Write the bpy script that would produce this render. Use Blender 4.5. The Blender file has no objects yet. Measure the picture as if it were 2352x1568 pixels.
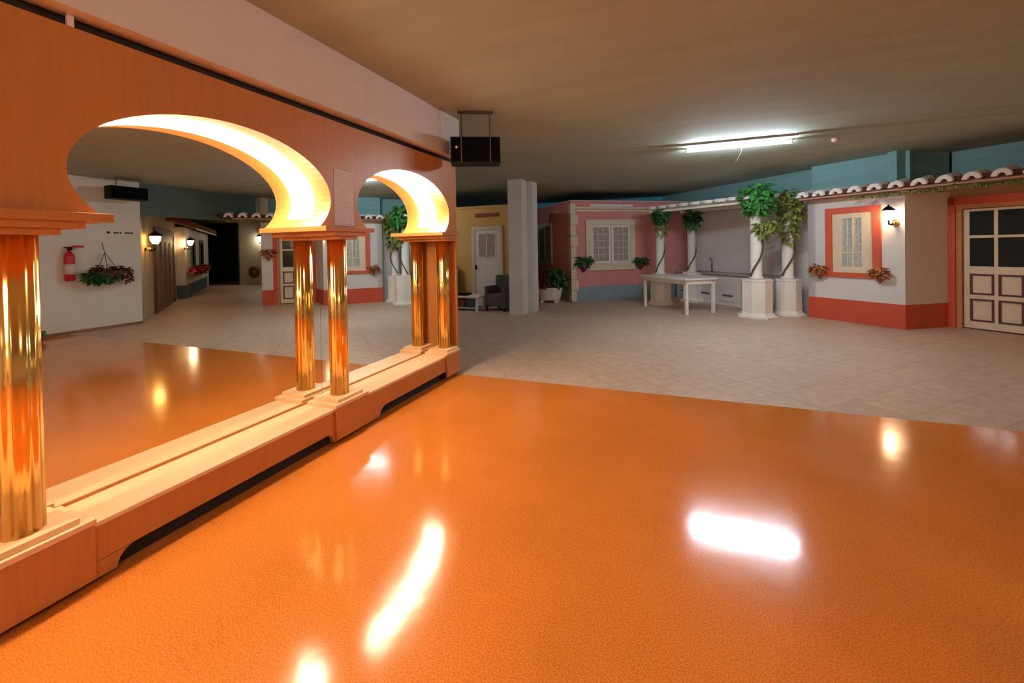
import bpy, bmesh, math, random
from mathutils import Vector, Matrix
import mathutils.geometry as mgeo

S = bpy.context.scene
COL = S.collection
R0 = random.Random(7)
PI = math.pi

# ------------------------------------------------------------------ camera
cam_data = bpy.data.cameras.new('camera')
cam = bpy.data.objects.new('camera', cam_data)
COL.objects.link(cam)
CR = Vector((0.9316, 0.3631, -0.0176)); CU = Vector((0.0123, 0.0169, 0.9998)); CF = Vector((-0.3633, 0.9316, -0.0113))
cam.matrix_world = Matrix(((CR.x, CU.x, -CF.x, 2.905), (CR.y, CU.y, -CF.y, 0.0), (CR.z, CU.z, -CF.z, 1.55), (0, 0, 0, 1)))
cam_data.sensor_width = 36.0
cam_data.sensor_fit = 'HORIZONTAL'
cam_data.lens = 989.5 / 2352 * 36
cam_data.shift_y = -204.4 / 2352
cam_data.clip_start = 0.05
cam_data.clip_end = 100
S.camera = cam

# ------------------------------------------------------------------ world, exposure
S.view_settings.view_transform = 'Standard'
S.view_settings.look = 'None'
S.view_settings.gamma = 1.0
S.view_settings.use_curve_mapping = False
S.view_settings.exposure = 1.12
w = bpy.data.worlds.new('world'); S.world = w
w.use_nodes = True
w.node_tree.nodes['Background'].inputs[0].default_value = (0.5, 0.5, 0.5, 1)
w.node_tree.nodes['Background'].inputs[1].default_value = 0.02
S.cycles.max_bounces = 10
S.cycles.diffuse_bounces = 5
S.cycles.glossy_bounces = 6
S.cycles.use_denoising = True

# light strengths (lamps themselves are built with their fixtures below)
NEON_E = 24.0
TUBE_E = 145.0
REAR_FILL_E = 75.0  # unseen fill tube behind the camera
SIDE_FILL_E = 60.0  # unseen fill tube for the yellow house corner
LANTERN_E = 30.0

# ------------------------------------------------------------------ materials
MATS = {}
def srgb(h):
    h = h.lstrip('#'); v = [int(h[i:i+2], 16) / 255 for i in (0, 2, 4)]
    return tuple((c / 12.92 if c <= 0.04045 else ((c + 0.055) / 1.055) ** 2.4) for c in v) + (1,)

def base_mat(name):
    m = bpy.data.materials.new(name); m.use_nodes = True
    nt = m.node_tree; b = nt.nodes['Principled BSDF']
    return m, nt, b

def mat(name, col, rough=0.6, metal=0.0, var=0.08, scale=6.0, stretch=(1, 1, 1), coat=0.0, bump=0.0, bscale=40.0, spec=0.5):
    if name in MATS: return MATS[name]
    m, nt, b = base_mat(name)
    if isinstance(col, str): col = srgb(col)
    geo = nt.nodes.new('ShaderNodeNewGeometry')
    mp = nt.nodes.new('ShaderNodeMapping'); mp.inputs['Scale'].default_value = stretch
    nt.links.new(geo.outputs['Position'], mp.inputs['Vector'])
    n = nt.nodes.new('ShaderNodeTexNoise'); n.inputs['Scale'].default_value = scale; n.inputs['Detail'].default_value = 5
    nt.links.new(mp.outputs[0], n.inputs['Vector'])
    cr = nt.nodes.new('ShaderNodeValToRGB')
    cr.color_ramp.elements[0].position = 0.3; cr.color_ramp.elements[1].position = 0.7
    cr.color_ramp.elements[0].color = tuple(c * (1 - var) for c in col[:3]) + (1,)
    cr.color_ramp.elements[1].color = tuple(min(1, c * (1 + var)) for c in col[:3]) + (1,)
    nt.links.new(n.outputs['Fac'], cr.inputs[0]); nt.links.new(cr.outputs[0], b.inputs['Base Color'])
    b.inputs['Roughness'].default_value = rough; b.inputs['Metallic'].default_value = metal
    b.inputs['Specular IOR Level'].default_value = spec
    if coat:
        b.inputs['Coat Weight'].default_value = coat; b.inputs['Coat Roughness'].default_value = 0.15
    if bump:
        n2 = nt.nodes.new('ShaderNodeTexNoise'); n2.inputs['Scale'].default_value = bscale
        nt.links.new(geo.outputs['Position'], n2.inputs['Vector'])
        bp = nt.nodes.new('ShaderNodeBump'); bp.inputs['Strength'].default_value = bump; bp.inputs['Distance'].default_value = 0.01
        nt.links.new(n2.outputs['Fac'], bp.inputs['Height']); nt.links.new(bp.outputs[0], b.inputs['Normal'])
    MATS[name] = m
    return m

def emit(name, col, strength, base=(0.8, 0.8, 0.8, 1)):
    m, nt, b = base_mat(name)
    b.inputs['Base Color'].default_value = base
    b.inputs['Emission Color'].default_value = col; b.inputs['Emission Strength'].default_value = strength
    return m

WOOD = mat('orange_beech_laminate', (0.56, 0.215, 0.058, 1), 0.36, var=0.06, scale=5, stretch=(9, 9, 0.6), spec=0.4)
WOOD_H = mat('ledge_beech_laminate', (0.92, 0.60, 0.34, 1), 0.42, var=0.05, scale=5, stretch=(9, 0.6, 9), spec=0.35)
GAP_SHADE = mat('gap_shade', (0.03, 0.018, 0.012, 1), 0.8)  # near-black, paints shade into the panel gap and ledge slots
BRASS = mat('polished_brass', (0.88, 0.56, 0.17, 1), 0.17, metal=1.0, var=0.05, scale=3, stretch=(3, 3, .5))
CEIL = mat('ceiling_paint', (0.37, 0.40, 0.335, 1), 0.85, var=0.07, scale=1.3, stretch=(0.5, 3.0, 1), bump=0.15, bscale=6)
PLASTER_PINK = mat('pinkish_plaster', (0.74, 0.67, 0.65, 1), 0.8, var=0.03)
WHITE_WALL = mat('white_wall_paint', (0.70, 0.68, 0.66, 1), 0.75, var=0.03, scale=3)
LILAC_WHITE = mat('lilac_white_paint', (0.68, 0.655, 0.665, 1), 0.7, var=0.03, scale=3)
TEAL = mat('teal_wall_paint', (0.19, 0.36, 0.39, 1), 0.8, var=0.10, scale=2, stretch=(.6, .6, 5))
BLUE = mat('blue_wall_paint', (0.10, 0.38, 0.58, 1), 0.8, var=0.05)
RED = mat('brick_red_paint', (0.56, 0.075, 0.035, 1), 0.6, var=0.07, scale=3)
CORAL = mat('window_red_paint', (0.60, 0.10, 0.05, 1), 0.55, var=0.05)
JAMB = mat('ochre_jamb_paint', (0.50, 0.20, 0.07, 1), 0.6, var=0.06)
CREAM = mat('cream_paint', (0.72, 0.60, 0.45, 1), 0.55, var=0.04)
WHITE = mat('white_gloss_paint', (0.78, 0.74, 0.70, 1), 0.45, var=0.03)
PINK = mat('salmon_pink_paint', (0.68, 0.27, 0.27, 1), 0.75, var=0.06, scale=3)
PINK_LT = mat('pale_pink_paint', (0.66, 0.44, 0.42, 1), 0.7, var=0.04)
GREYBLUE = mat('grey_blue_paint', (0.27, 0.33, 0.38, 1), 0.7, var=0.05)
OCHRE = mat('ochre_yellow_paint', (0.68, 0.42, 0.14, 1), 0.75, var=0.08, scale=2)
BEIGE = mat('beige_paint', (0.55, 0.46, 0.33, 1), 0.75, var=0.05)
DARKGREEN = mat('leaf_dark_green', (0.03, 0.13, 0.035, 1), 0.5, var=0.4, scale=9)
GREEN = mat('leaf_green', (0.055, 0.26, 0.05, 1), 0.5, var=0.35, scale=9)
OLIVE = mat('leaf_olive', (0.20, 0.24, 0.05, 1), 0.55, var=0.3, scale=9)
DRIED = mat('dried_orange_flowers', (0.42, 0.16, 0.05, 1), 0.7, var=0.4, scale=25)
MAROON = mat('maroon_petals', (0.13, 0.015, 0.012, 1), 0.6, var=0.3, scale=20)
REDPET = mat('crimson_petals', (0.42, 0.02, 0.06, 1), 0.6, var=0.3, scale=20)
VINE = mat('vine_bark', (0.09, 0.07, 0.05, 1), 0.9)
TERRA = mat('terracotta', (0.33, 0.10, 0.06, 1), 0.75, var=0.2, scale=12)
TERRA_DK = mat('dark_terracotta', (0.10, 0.025, 0.02, 1), 0.85, var=0.3, scale=15)  # dark tone for the channel tiles and the plates between covers
TILEWHITE = mat('whitewashed_tile', (0.82, 0.76, 0.72, 1), 0.7, var=0.08, scale=15)
BLACK = mat('black_plastic', (0.008, 0.008, 0.008, 1), 0.6, spec=0.15)
BLACKGRILLE = mat('speaker_cloth', (0.004, 0.004, 0.005, 1), 0.95, spec=0.05)
METAL = mat('dull_steel', (0.09, 0.085, 0.075, 1), 0.6, metal=0.0, spec=0.3)
CHROME = mat('chrome', (0.7, 0.7, 0.7, 1), 0.15, metal=1.0)
DARKGLASS = mat('dark_window_glass', (0.012, 0.014, 0.010, 1), 0.08, var=0.0)
LACE = mat('lace_curtain', (0.42, 0.44, 0.42, 1), 0.9, var=0.35, scale=38)
LACE_P = mat('pink_room_curtain', (0.40, 0.33, 0.30, 1), 0.9, var=0.3, scale=22)
GREYCLOTH = mat('dark_grey_fabric', (0.10, 0.095, 0.10, 1), 0.9)
LILAC = mat('lilac_grey_fabric', (0.27, 0.22, 0.27, 1), 0.9)
REDPAINT = mat('fire_red', (0.50, 0.008, 0.02, 1), 0.3, var=0.02)
LABELW = mat('white_label', (0.62, 0.5, 0.5, 1), 0.6)
BROWNDOOR = mat('brown_door_wood', (0.27, 0.14, 0.08, 1), 0.6, var=0.15, scale=5, stretch=(6, 6, .5))
STEELBLUE = mat('slate_blue_paint', (0.07, 0.13, 0.16, 1), 0.6, var=0.1)
DARKROOM = mat('unlit_room_shade', (0.03, 0.028, 0.03, 1), 0.9)  # near-black base colour stands in for missing light
INK = mat('printed_ink', (0.03, 0.03, 0.05, 1), 0.7)
COUNTER = mat('grey_stone_top', (0.36, 0.34, 0.35, 1), 0.5, var=0.1)
MOULD = mat('plum_moulding', (0.10, 0.03, 0.04, 1), 0.6)
SIGNRED = mat('rust_red_sign', (0.30, 0.07, 0.02, 1), 0.7)

def mk_floor():
    m, nt, b = base_mat('orange_terrazzo')
    L = nt.links.new
    geo = nt.nodes.new('ShaderNodeNewGeometry')
    n = nt.nodes.new('ShaderNodeTexNoise'); n.inputs['Scale'].default_value = 150; n.inputs['Detail'].default_value = 3
    L(geo.outputs['Position'], n.inputs['Vector'])
    cr = nt.nodes.new('ShaderNodeValToRGB')
    e = cr.color_ramp.elements
    e[0].position = 0.36; e[0].color = (0.56, 0.150, 0.020, 1)
    e[1].position = 0.62; e[1].color = (0.80, 0.255, 0.042, 1)
    L(n.outputs['Fac'], cr.inputs[0])
    n3 = nt.nodes.new('ShaderNodeTexNoise'); n3.inputs['Scale'].default_value = 1.1; n3.inputs['Detail'].default_value = 3
    L(geo.outputs['Position'], n3.inputs['Vector'])
    mr = nt.nodes.new('ShaderNodeMapRange'); mr.inputs[1].default_value = .3; mr.inputs[2].default_value = .7
    mr.inputs[3].default_value = .9; mr.inputs[4].default_value = 1.08
    L(n3.outputs['Fac'], mr.inputs[0])
    mx = nt.nodes.new('ShaderNodeVectorMath'); mx.operation = 'SCALE'
    L(cr.outputs[0], mx.inputs[0]); L(mr.outputs[0], mx.inputs['Scale']); L(mx.outputs[0], b.inputs['Base Color'])
    b.inputs['Roughness'].default_value = 0.125
    b.inputs['Specular IOR Level'].default_value = 0.5
    n2 = nt.nodes.new('ShaderNodeTexNoise'); n2.inputs['Scale'].default_value = 7; n2.inputs['Detail'].default_value = 2
    mp = nt.nodes.new('ShaderNodeMapping'); mp.inputs['Scale'].default_value = (1, 1, 1)
    L(geo.outputs['Position'], mp.inputs[0]); L(mp.outputs[0], n2.inputs['Vector'])
    bp = nt.nodes.new('ShaderNodeBump'); bp.inputs['Strength'].default_value = 0.05; bp.inputs['Distance'].default_value = 0.012
    L(n2.outputs['Fac'], bp.inputs['Height']); L(bp.outputs[0], b.inputs['Normal'])
    return m
ORANGE = mk_floor()

def mk_tile():
    m, nt, b = base_mat('beige_floor_tile')
    L = nt.links.new
    geo = nt.nodes.new('ShaderNodeNewGeometry')
    mp = nt.nodes.new('ShaderNodeMapping'); mp.inputs['Rotation'].default_value = (0, 0, math.radians(45)); mp.inputs['Scale'].default_value = (1, 1, 1)
    L(geo.outputs['Position'], mp.inputs[0])
    br = nt.nodes.new('ShaderNodeTexBrick')
    br.offset = 0.0
    br.inputs['Color1'].default_value = (0.57, 0.41, 0.32, 1); br.inputs['Color2'].default_value = (0.53, 0.375, 0.29, 1)
    br.inputs['Mortar'].default_value = (0.42, 0.31, 0.255, 1)
    br.inputs['Scale'].default_value = 1.0; br.inputs['Brick Width'].default_value = 0.45; br.inputs['Row Height'].default_value = 0.45
    br.inputs['Mortar Size'].default_value = 0.008; br.inputs['Mortar Smooth'].default_value = 0.3
    L(mp.outputs[0], br.inputs['Vector'])
    n = nt.nodes.new('ShaderNodeTexNoise'); n.inputs['Scale'].default_value = 9; n.inputs['Detail'].default_value = 5
    L(mp.outputs[0], n.inputs['Vector'])
    mr = nt.nodes.new('ShaderNodeMapRange'); mr.inputs[1].default_value = .3; mr.inputs[2].default_value = .7
    mr.inputs[3].default_value = .88; mr.inputs[4].default_value = 1.12
    L(n.outputs['Fac'], mr.inputs[0])
    mx = nt.nodes.new('ShaderNodeVectorMath'); mx.operation = 'SCALE'
    L(br.outputs[0], mx.inputs[0]); L(mr.outputs[0], mx.inputs['Scale']); L(mx.outputs[0], b.inputs['Base Color'])
    b.inputs['Roughness'].default_value = 0.55
    return m
TILE = mk_tile()

def mk_paper():
    m, nt, b = base_mat('printed_notice_paper')
    L = nt.links.new
    geo = nt.nodes.new('ShaderNodeNewGeometry')
    sp = nt.nodes.new('ShaderNodeSeparateXYZ'); L(geo.outputs['Position'], sp.inputs[0])
    w1 = nt.nodes.new('ShaderNodeMath'); w1.operation = 'MULTIPLY'; w1.inputs[1].default_value = 2 * PI / 0.021
    L(sp.outputs['Z'], w1.inputs[0])
    s1 = nt.nodes.new('ShaderNodeMath'); s1.operation = 'SINE'; L(w1.outputs[0], s1.inputs[0])
    n = nt.nodes.new('ShaderNodeTexNoise'); n.inputs['Scale'].default_value = 30
    L(geo.outputs['Position'], n.inputs['Vector'])
    mu = nt.nodes.new('ShaderNodeMath'); mu.operation = 'MULTIPLY'; L(s1.outputs[0], mu.inputs[0]); L(n.outputs['Fac'], mu.inputs[1])
    cr = nt.nodes.new('ShaderNodeValToRGB')
    cr.color_ramp.elements[0].position = 0.25; cr.color_ramp.elements[0].color = (0.82, 0.76, 0.80, 1)
    cr.color_ramp.elements[1].position = 0.5; cr.color_ramp.elements[1].color = (0.62, 0.56, 0.62, 1)
    L(mu.outputs[0], cr.inputs[0]); L(cr.outputs[0], b.inputs['Base Color'])
    b.inputs['Roughness'].default_value = 0.7
    return m
PAPER = mk_paper()

def mk_mirror():
    m, nt, b = base_mat('silvered_mirror')
    b.inputs['Base Color'].default_value = (0.86, 0.88, 0.85, 1)
    b.inputs['Metallic'].default_value = 1.0; b.inputs['Roughness'].default_value = 0.0
    return m
MIRROR = mk_mirror()

NEON = emit('warm_white_strip_light', (1.0, 0.83, 0.60, 1), NEON_E)
TUBE_M = emit('cool_fluorescent_tube', (0.80, 0.93, 1.0, 1), TUBE_E)
REAR_FILL_M = emit('rear_fill_light', (1.0, 0.86, 0.72, 1), REAR_FILL_E)
SIDE_FILL_M = emit('side_fill_light', (1.0, 0.93, 0.85, 1), SIDE_FILL_E)
LAMP_M = emit('warm_lamp_glass', (1.0, 0.66, 0.36, 1), LANTERN_E)
LAMP_W = emit('white_lamp_glass', (1.0, 0.92, 0.75, 1), 30.0)
LAMP_O = emit('amber_lamp_glass', (1.0, 0.50, 0.12, 1), 14.0)

# ------------------------------------------------------------------ mesh building
class MB:
    """collects shapes given in a local frame (origin A, direction d, outward normal n) as one mesh"""
    def __init__(self, A=None, d=None, n=None):
        self.v = []; self.f = []; self.sm = []
        self.A = Vector(A if A else (0, 0, 0)); 
        self.d = Vector((d[0], d[1], 0)).normalized() if d else Vector((1, 0, 0))
        self.n = Vector((n[0], n[1], 0)).normalized() if n else Vector((0, 1, 0))
    def P(self, s, t, z):
        return self.A + self.d * s + self.n * t + Vector((0, 0, z))
    def add(self, vs, fs, smooth=False, local=True):
        o = len(self.v)
        self.v += [self.P(*p) if local else Vector(p) for p in vs]
        self.f += [tuple(i + o for i in f) for f in fs]
        self.sm += [smooth] * len(fs)
        return self
    def box(self, s0, s1, t0, t1, z0, z1):
        vs = [(s, t, z) for z in (z0, z1) for t in (t0, t1) for s in (s0, s1)]
        return self.add(vs, [(0, 1, 3, 2), (4, 6, 7, 5), (0, 4, 5, 1), (2, 3, 7, 6), (0, 2, 6, 4), (1, 5, 7, 3)])
    def frame(self, s0, s1, z0, z1, w, t0, t1, wb=None, wt=None):
        wb = w if wb is None else wb; wt = w if wt is None else wt
        self.box(s0, s0 + w, t0, t1, z0, z1); self.box(s1 - w, s1, t0, t1, z0, z1)
        self.box(s0 + w, s1 - w, t0, t1, z0, z0 + wb); self.box(s0 + w, s1 - w, t0, t1, z1 - wt, z1)
        return self
    def prism(self, poly, lo, hi, axis='t', smooth=False):
        """poly in two axes, extruded along the third"""
        def mk(a, b, c):
            if axis == 't': return (a, c, b)
            if axis == 's': return (c, a, b)
            return (a, b, c)
        n = len(poly)
        vs = [mk(a, b, lo) for a, b in poly] + [mk(a, b, hi) for a, b in poly]
        tris = mgeo.tessellate_polygon([[Vector((a, b, 0)) for a, b in poly]])
        fs = [tuple(t) for t in tris] + [tuple(i + n for i in reversed(t)) for t in tris]
        self.add(vs, fs)
        self.add(vs, [(i, (i + 1) % n, n + (i + 1) % n, n + i) for i in range(n)], smooth)
        return self
    def lathe(self, c, prof, seg=24, smooth=True, a0=0, a1=2 * PI, sx=1, sy=1, flute=0, fa=0):
        full = abs(a1 - a0 - 2 * PI) < 1e-6
        m = seg if full else seg + 1
        vs = []
        for r, z in prof:
            for k in range(m):
                a = a0 + (a1 - a0) * k / seg
                rr = r * (1 + (fa * math.cos(flute * a) if flute else 0))
                vs.append((c[0] + rr * math.cos(a) * sx, c[1] + rr * math.sin(a) * sy, c[2] + z))
        fs = []
        for j in range(len(prof) - 1):
            for k in range(m if full else seg):
                k2 = (k + 1) % m
                fs.append((j * m + k, j * m + k2, (j + 1) * m + k2, (j + 1) * m + k))
        self.add(vs, fs, smooth)
        if full:
            self.add([vs[k] for k in range(m)], [tuple(range(m))])
            self.add([vs[(len(prof) - 1) * m + k] for k in range(m)], [tuple(range(m))])
        return self
    def tube(self, pts, r, seg=8, closed=False, rr=None):
        pts = [Vector(p) for p in pts]
        n = len(pts); rings = []
        for i, p in enumerate(pts):
            a = pts[(i - 1) % n] if (closed or i > 0) else p
            b = pts[(i + 1) % n] if (closed or i < n - 1) else p
            t = (b - a).normalized()
            u = t.orthogonal().normalized() if i == 0 else (rings[-1][1] - t * rings[-1][1].dot(t)).normalized()
            rings.append((p, u, t.cross(u), (rr[i] if rr else r)))
        vs = []
        for p, u, w_, q in rings:
            for k in range(seg):
                a = 2 * PI * k / seg
                vs.append(tuple(p + (u * math.cos(a) + w_ * math.sin(a)) * q))
        fs = []
        for i in range(n if closed else n - 1):
            for k in range(seg):
                fs.append((i * seg + k, i * seg + (k + 1) % seg, ((i + 1) % n) * seg + (k + 1) % seg, ((i + 1) % n) * seg + k))
        self.add(vs, fs, True)
        if not closed:
            self.add(vs[:seg], [tuple(range(seg))]); self.add(vs[-seg:], [tuple(range(seg))])
        return self
    def ball(self, c, r, seg=12, rings=8, sx=1, sy=1, sz=1):
        prof = []
        for j in range(rings + 1):
            a = -PI / 2 + PI * j / rings
            prof.append((max(1e-4, r * math.cos(a)), r * math.sin(a) * sz))
        return self.lathe(c, prof, seg, True, sx=sx, sy=sy)
    def leaf(self, c, L, W, yaw, pitch, bend=0.3, roll=0.0):
        """one folded leaf of six triangles/quads"""
        M = Matrix.Rotation(yaw, 3, 'Z') @ Matrix.Rotation(pitch, 3, 'Y') @ Matrix.Rotation(roll, 3, 'X')
        c = Vector(c)
        pts = [(0, 0, 0), (L * .35, W * .5, 0.02 * L), (L * .35, -W * .5, 0.02 * L), (L * .4, 0, -.08 * L), (L * .8, W * .28, -bend * L * .5), (L * .8, -W * .28, -bend * L * .5), (L * .8, 0, -bend * L * .6), (L, 0, -bend * L)]
        return self.add([tuple(c + M @ Vector(p)) for p in pts], [(0, 3, 1), (0, 2, 3), (1, 3, 6, 4), (3, 2, 5, 6), (4, 6, 7), (6, 5, 7)], True)
    def build(self, name, m, parent=None, label=None, bevel=0.0, origin=None):
        me = bpy.data.meshes.new(name)
        if parent is not None:
            o0 = world_loc(parent)
        elif origin is not None:
            o0 = Vector(origin)
        else:
            xs = [p.x for p in self.v]; ys = [p.y for p in self.v]; zs = [p.z for p in self.v]
            o0 = Vector(((min(xs) + max(xs)) / 2, (min(ys) + max(ys)) / 2, min(zs)))
        bm = bmesh.new()
        vv = [bm.verts.new(p - o0) for p in self.v]
        for f, s in zip(self.f, self.sm):
            try:
                fc = bm.faces.new([vv[i] for i in f]); fc.smooth = s
            except ValueError:
                pass
        bmesh.ops.remove_doubles(bm, verts=bm.verts, dist=1e-5)
        bmesh.ops.recalc_face_normals(bm, faces=bm.faces)
        bm.to_mesh(me); bm.free()
        me.materials.append(m)
        o = bpy.data.objects.new(name, me); COL.objects.link(o)
        if parent is not None:
            o.parent = parent
        else:
            o.location = o0
        if label: o['label'] = label
        if bevel:
            bv = o.modifiers.new('bevel', 'BEVEL'); bv.width = bevel; bv.segments = 2; bv.limit_method = 'ANGLE'
        return o

def world_loc(o):
    v = Vector(o.location)
    p = o.parent
    while p is not None:
        v += Vector(p.location); p = p.parent
    return v

def tag(o, label=None, cat=None, group=None, kind=None):
    if label: o['label'] = label
    if cat: o['category'] = cat
    if group: o['group'] = group
    if kind: o['kind'] = kind
    return o
def thing(name, loc, label, cat, group=None):
    o = bpy.data.objects.new(name, None); COL.objects.link(o); o.location = loc
    o.empty_display_size = 0.1
    return tag(o, label, cat, group)
def struct(o): o['kind'] = 'structure'; return o
def dup(root, loc, label=None, group=None):
    r = root.copy(); COL.objects.link(r); r.location = loc
    if label: r['label'] = label
    if group: r['group'] = group
    for ch in list(root.children):
        c = ch.copy(); COL.objects.link(c); c.parent = r
        for g in list(ch.children):
            k = g.copy(); COL.objects.link(k); k.parent = c
    return r

# ================================================================== the setting
ZC = 3.14
XO = 8.285          # right limit of the orange dance floor
YO = 4.70          # far limit of the orange dance floor
struct(MB().box(-0.15, XO, -5, YO, -0.10, 0.0).build('floor', ORANGE))
fl = MB().box(-6, 21, YO, 17, -0.10, 0.0)
fl.box(XO, 9.2, -5, YO, -0.10, 0.0)
struct(fl.build('floor', TILE))
cl = MB().box(-6, 21, -5.2, 7.42, ZC, ZC + 0.1)
cl.box(-6, 21, 7.42, 17, ZC - 0.022, ZC + 0.1)
struct(cl.build('ceiling', CEIL))
struct(MB().box(-0.35, 8.9, -5.2, -5.0, 0, ZC).build('wall_rear', WHITE_WALL))
# wall carrying the mirrors
struct(MB().box(-0.30, -0.012, -5.0, 4.80, 0, ZC).build('wall_left', PLASTER_PINK))
struct(MB().box(-6, -0.30, 4.55, 4.80, 0, ZC).build('wall_left', LILAC_WHITE))
struct(MB().box(-6.2, -6.0, 4.55, 17, 0, ZC).build('wall_left', BLUE))
struct(MB().box(-6, 2.7, 14.8, 15.0, 0, ZC).build('wall_back', BLUE))
# bulkhead beam above the arches
struct(MB().box(-0.012, 0.37, -5.0, 4.76, 2.665, ZC).build('wall_bulkhead', PLASTER_PINK))

# ---- teal wall behind the pergola
tA = Vector((5.48, 11.10, 0)); tB = Vector((2.36, 14.84, 0)); td = (tB - tA).normalized(); tn = Vector((-td.y, td.x, 0))
if tn.y > 0: tn = -tn
t_len = (tB - tA).length + 0.3
b = MB(tA, td, tn).box(-0.6, t_len, -0.2, 0.0, 2.58, ZC)
struct(b.build('wall_back', TEAL))
b = MB(tA, td, tn).box(-0.6, t_len, -0.2, 0.0, 0.0, 2.58)
struct(b.build('wall_back', LILAC_WHITE))

# ================================================================== arches, mirrors, columns
YP = [-4.67, -2.80, -0.93, 0.962, 2.866, 4.62]     # pilaster centres along the mirror wall
ARCH = []
for i in range(len(YP) - 1):
    ARCH.append(((YP[i] + YP[i + 1]) / 2))
ARCH[3] = 1.90; ARCH[4] = 3.805
AW, AH, AZ, ZSP = 0.80, 0.405, 1.955, 1.745
a_lo = math.asin((ZSP - AZ) / AH)

def arch_curve(yc, n=40, w=AW, h=AH, lo=a_lo):
    return [(yc + w * math.cos(a), AZ + h * math.sin(a)) for a in [PI - lo + (lo * 2 - PI) * k / n for k in range(n + 1)]]

poly = [(-5.0, ZSP)]
for yc in ARCH:
    poly += arch_curve(yc)
poly += [(4.785, ZSP), (4.785, 2.605), (-5.0, 2.605)]
arcade = thing('arch_panel', (0.15, 0, ZSP), 'long orange beech arch panel with curved openings above the mirrored wall', 'arch')
AP = MB().prism(poly, 0.0005, 0.30, axis='s')
AP.build('panel', WOOD, arcade)
for yc in ARCH:
    inner = arch_curve(yc, 44, AW - 0.004, AH - 0.004, math.asin((ZSP + 0.085 - AZ) / (AH - 0.004)))
    outer = list(reversed(arch_curve(yc, 44, AW - 0.009, AH - 0.009, math.asin((ZSP + 0.085 - AZ) / (AH - 0.009)))))
    MB().prism(inner + outer, 0.004, 0.120, axis='s').build('light_strip', NEON, arcade, 'glowing white strip light lining the curve of the arch')
# small metal brackets in the gap above the panel
MB().box(0.03, 0.25, -5.0, 4.74, 2.606, 2.664).build('gap_shade_board', GAP_SHADE, arcade)  # dark board added to paint the shade in the gap under the bulkhead
for y in (1.13,):
    MB().box(0.285, 0.30, y - 0.012, y + 0.012, 2.605, 2.665).build('bracket', PLASTER_PINK, arcade)

# mirror panes
edges = [-4.67, -2.80, -0.93, 0.975, 2.86, 4.745]
labs = ['wall mirror panel at the rear end of the arcade, left of all others', 'wall mirror panel second from the rear end of the arcade', 'wall mirror panel left of the nearest gold column', 'large wall mirror under the nearest arch, reflecting the white wall and fire extinguisher', 'wall mirror under the far arch, between the middle and far gold columns']
for i in range(5):
    o = MB().box(-0.012, 0.0, edges[i] + 0.0015, edges[i + 1] - 0.0015, 0.27, 2.55).build('mirror', MIRROR)
    tag(o, labs[i], 'mirror', 'mirror panes behind the arcade')
# wooden return closing the far end
o = MB().box(0.0005, 0.30, 4.746, 4.785, 0.0, ZSP - 0.001).build('end_panel', WOOD)
tag(o, 'narrow orange wood end board beside the farthest gold column', 'panel')

# ledge cabinet with low slots
def slot(y0, y1, h=0.10):
    p = [(y0, 0.018)]
    for k in range(7):
        a = PI / 2 * k / 6
        p.append((y0 + 0.085 * (1 - math.cos(a)), 0.018 + (h - 0.018) * math.sin(a)))
    for k in range(7):
        a = PI / 2 * (1 - k / 6)
        p.append((y1 - 0.085 * (1 - math.cos(a)), 0.018 + (h - 0.018) * math.sin(a)))
    p.append((y1, 0.018))
    return p
ledge = thing('mirror_ledge', (0.16, 0, 0), 'long orange wooden base cabinet with a pale ledge running under the mirrors', 'cabinet')
poly = [(-5.0, 0.018)]
for i in range(5):
    y0, y1 = YP[i] + 0.28, YP[i + 1] - 0.20
    if i == 4: y0, y1 = 3.23, 4.50
    poly += slot(y0, y1)
poly += [(4.745, 0.018), (4.745, 0.262), (-5.0, 0.262)]
MB().prism(poly, 0.27, 0.315, axis='s').build('front_board', WOOD, ledge, bevel=0.003)
MB().box(0.0, 0.318, -5.0, 4.745, 0.262, 0.285).build('ledge_top', WOOD_H, ledge, bevel=0.003)
MB().box(0.0005, 0.006, -5.0, 4.745, 0.2852, 0.300).build('back_trim', WOOD, ledge)
MB().box(0.235, 0.255, -5.0, 4.745, 0.0, 0.262).build('slot_shade_board', GAP_SHADE, ledge)  # dark board stands in for the shade inside the low slots
for y in YP:
    y1 = min(y + 0.19, 4.745)
    MB().box(0.315, 0.335, y - 0.19, y1, 0.03, 0.284).build('pilaster_foot', WOOD, ledge, bevel=0.003)

# gold columns with stepped feet and stepped capitals
def make_column(y, label):
    t = thing('gold_column', (0.19, y, 0.285), label, 'column', 'gold columns of the mirrored arcade')
    ye = 0.14 if y > 4.5 else 9
    f = MB()
    f.box(0.03, 0.335, y - 0.195, min(y + 0.195, 4.745), 0.285, 0.312)
    f.build('foot_step', WOOD_H, t, bevel=0.002)
    MB().box(0.05, 0.310, y - 0.145, min(y + 0.145, 4.745), 0.312, 0.340).build('foot_step', WOOD_H, t, bevel=0.002)
    MB().lathe((0.19, y, 0.340), [(0.075, 0.0), (0.075, 1.303)], 144, flute=12, fa=0.03).build('shaft', BRASS, t)
    MB().box(0.0, 0.320, y - 0.105, min(y + 0.105, 4.745), 1.643, 1.672).build('capital_slab', WOOD, t, bevel=0.002)
    MB().box(0.0, 0.340, y - 0.185, min(y + 0.185, 4.745), 1.672, 1.706).build('capital_slab', WOOD, t, bevel=0.002)
    MB().box(0.0, 0.360, y - 0.285, min(y + 0.285, 4.745), 1.706, 1.7449).build('capital_slab', WOOD, t, bevel=0.002)
    return t
clabs = ['gold column at the rear end of the arcade', 'gold column second from the rear end of the arcade', 'gold column standing one arch to the left of the nearest thick one', 'nearest thick gold column at the left edge of the photo', 'middle gold column standing between the two arches', 'farthest gold column at the end of the arcade beside the wooden board']
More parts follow.
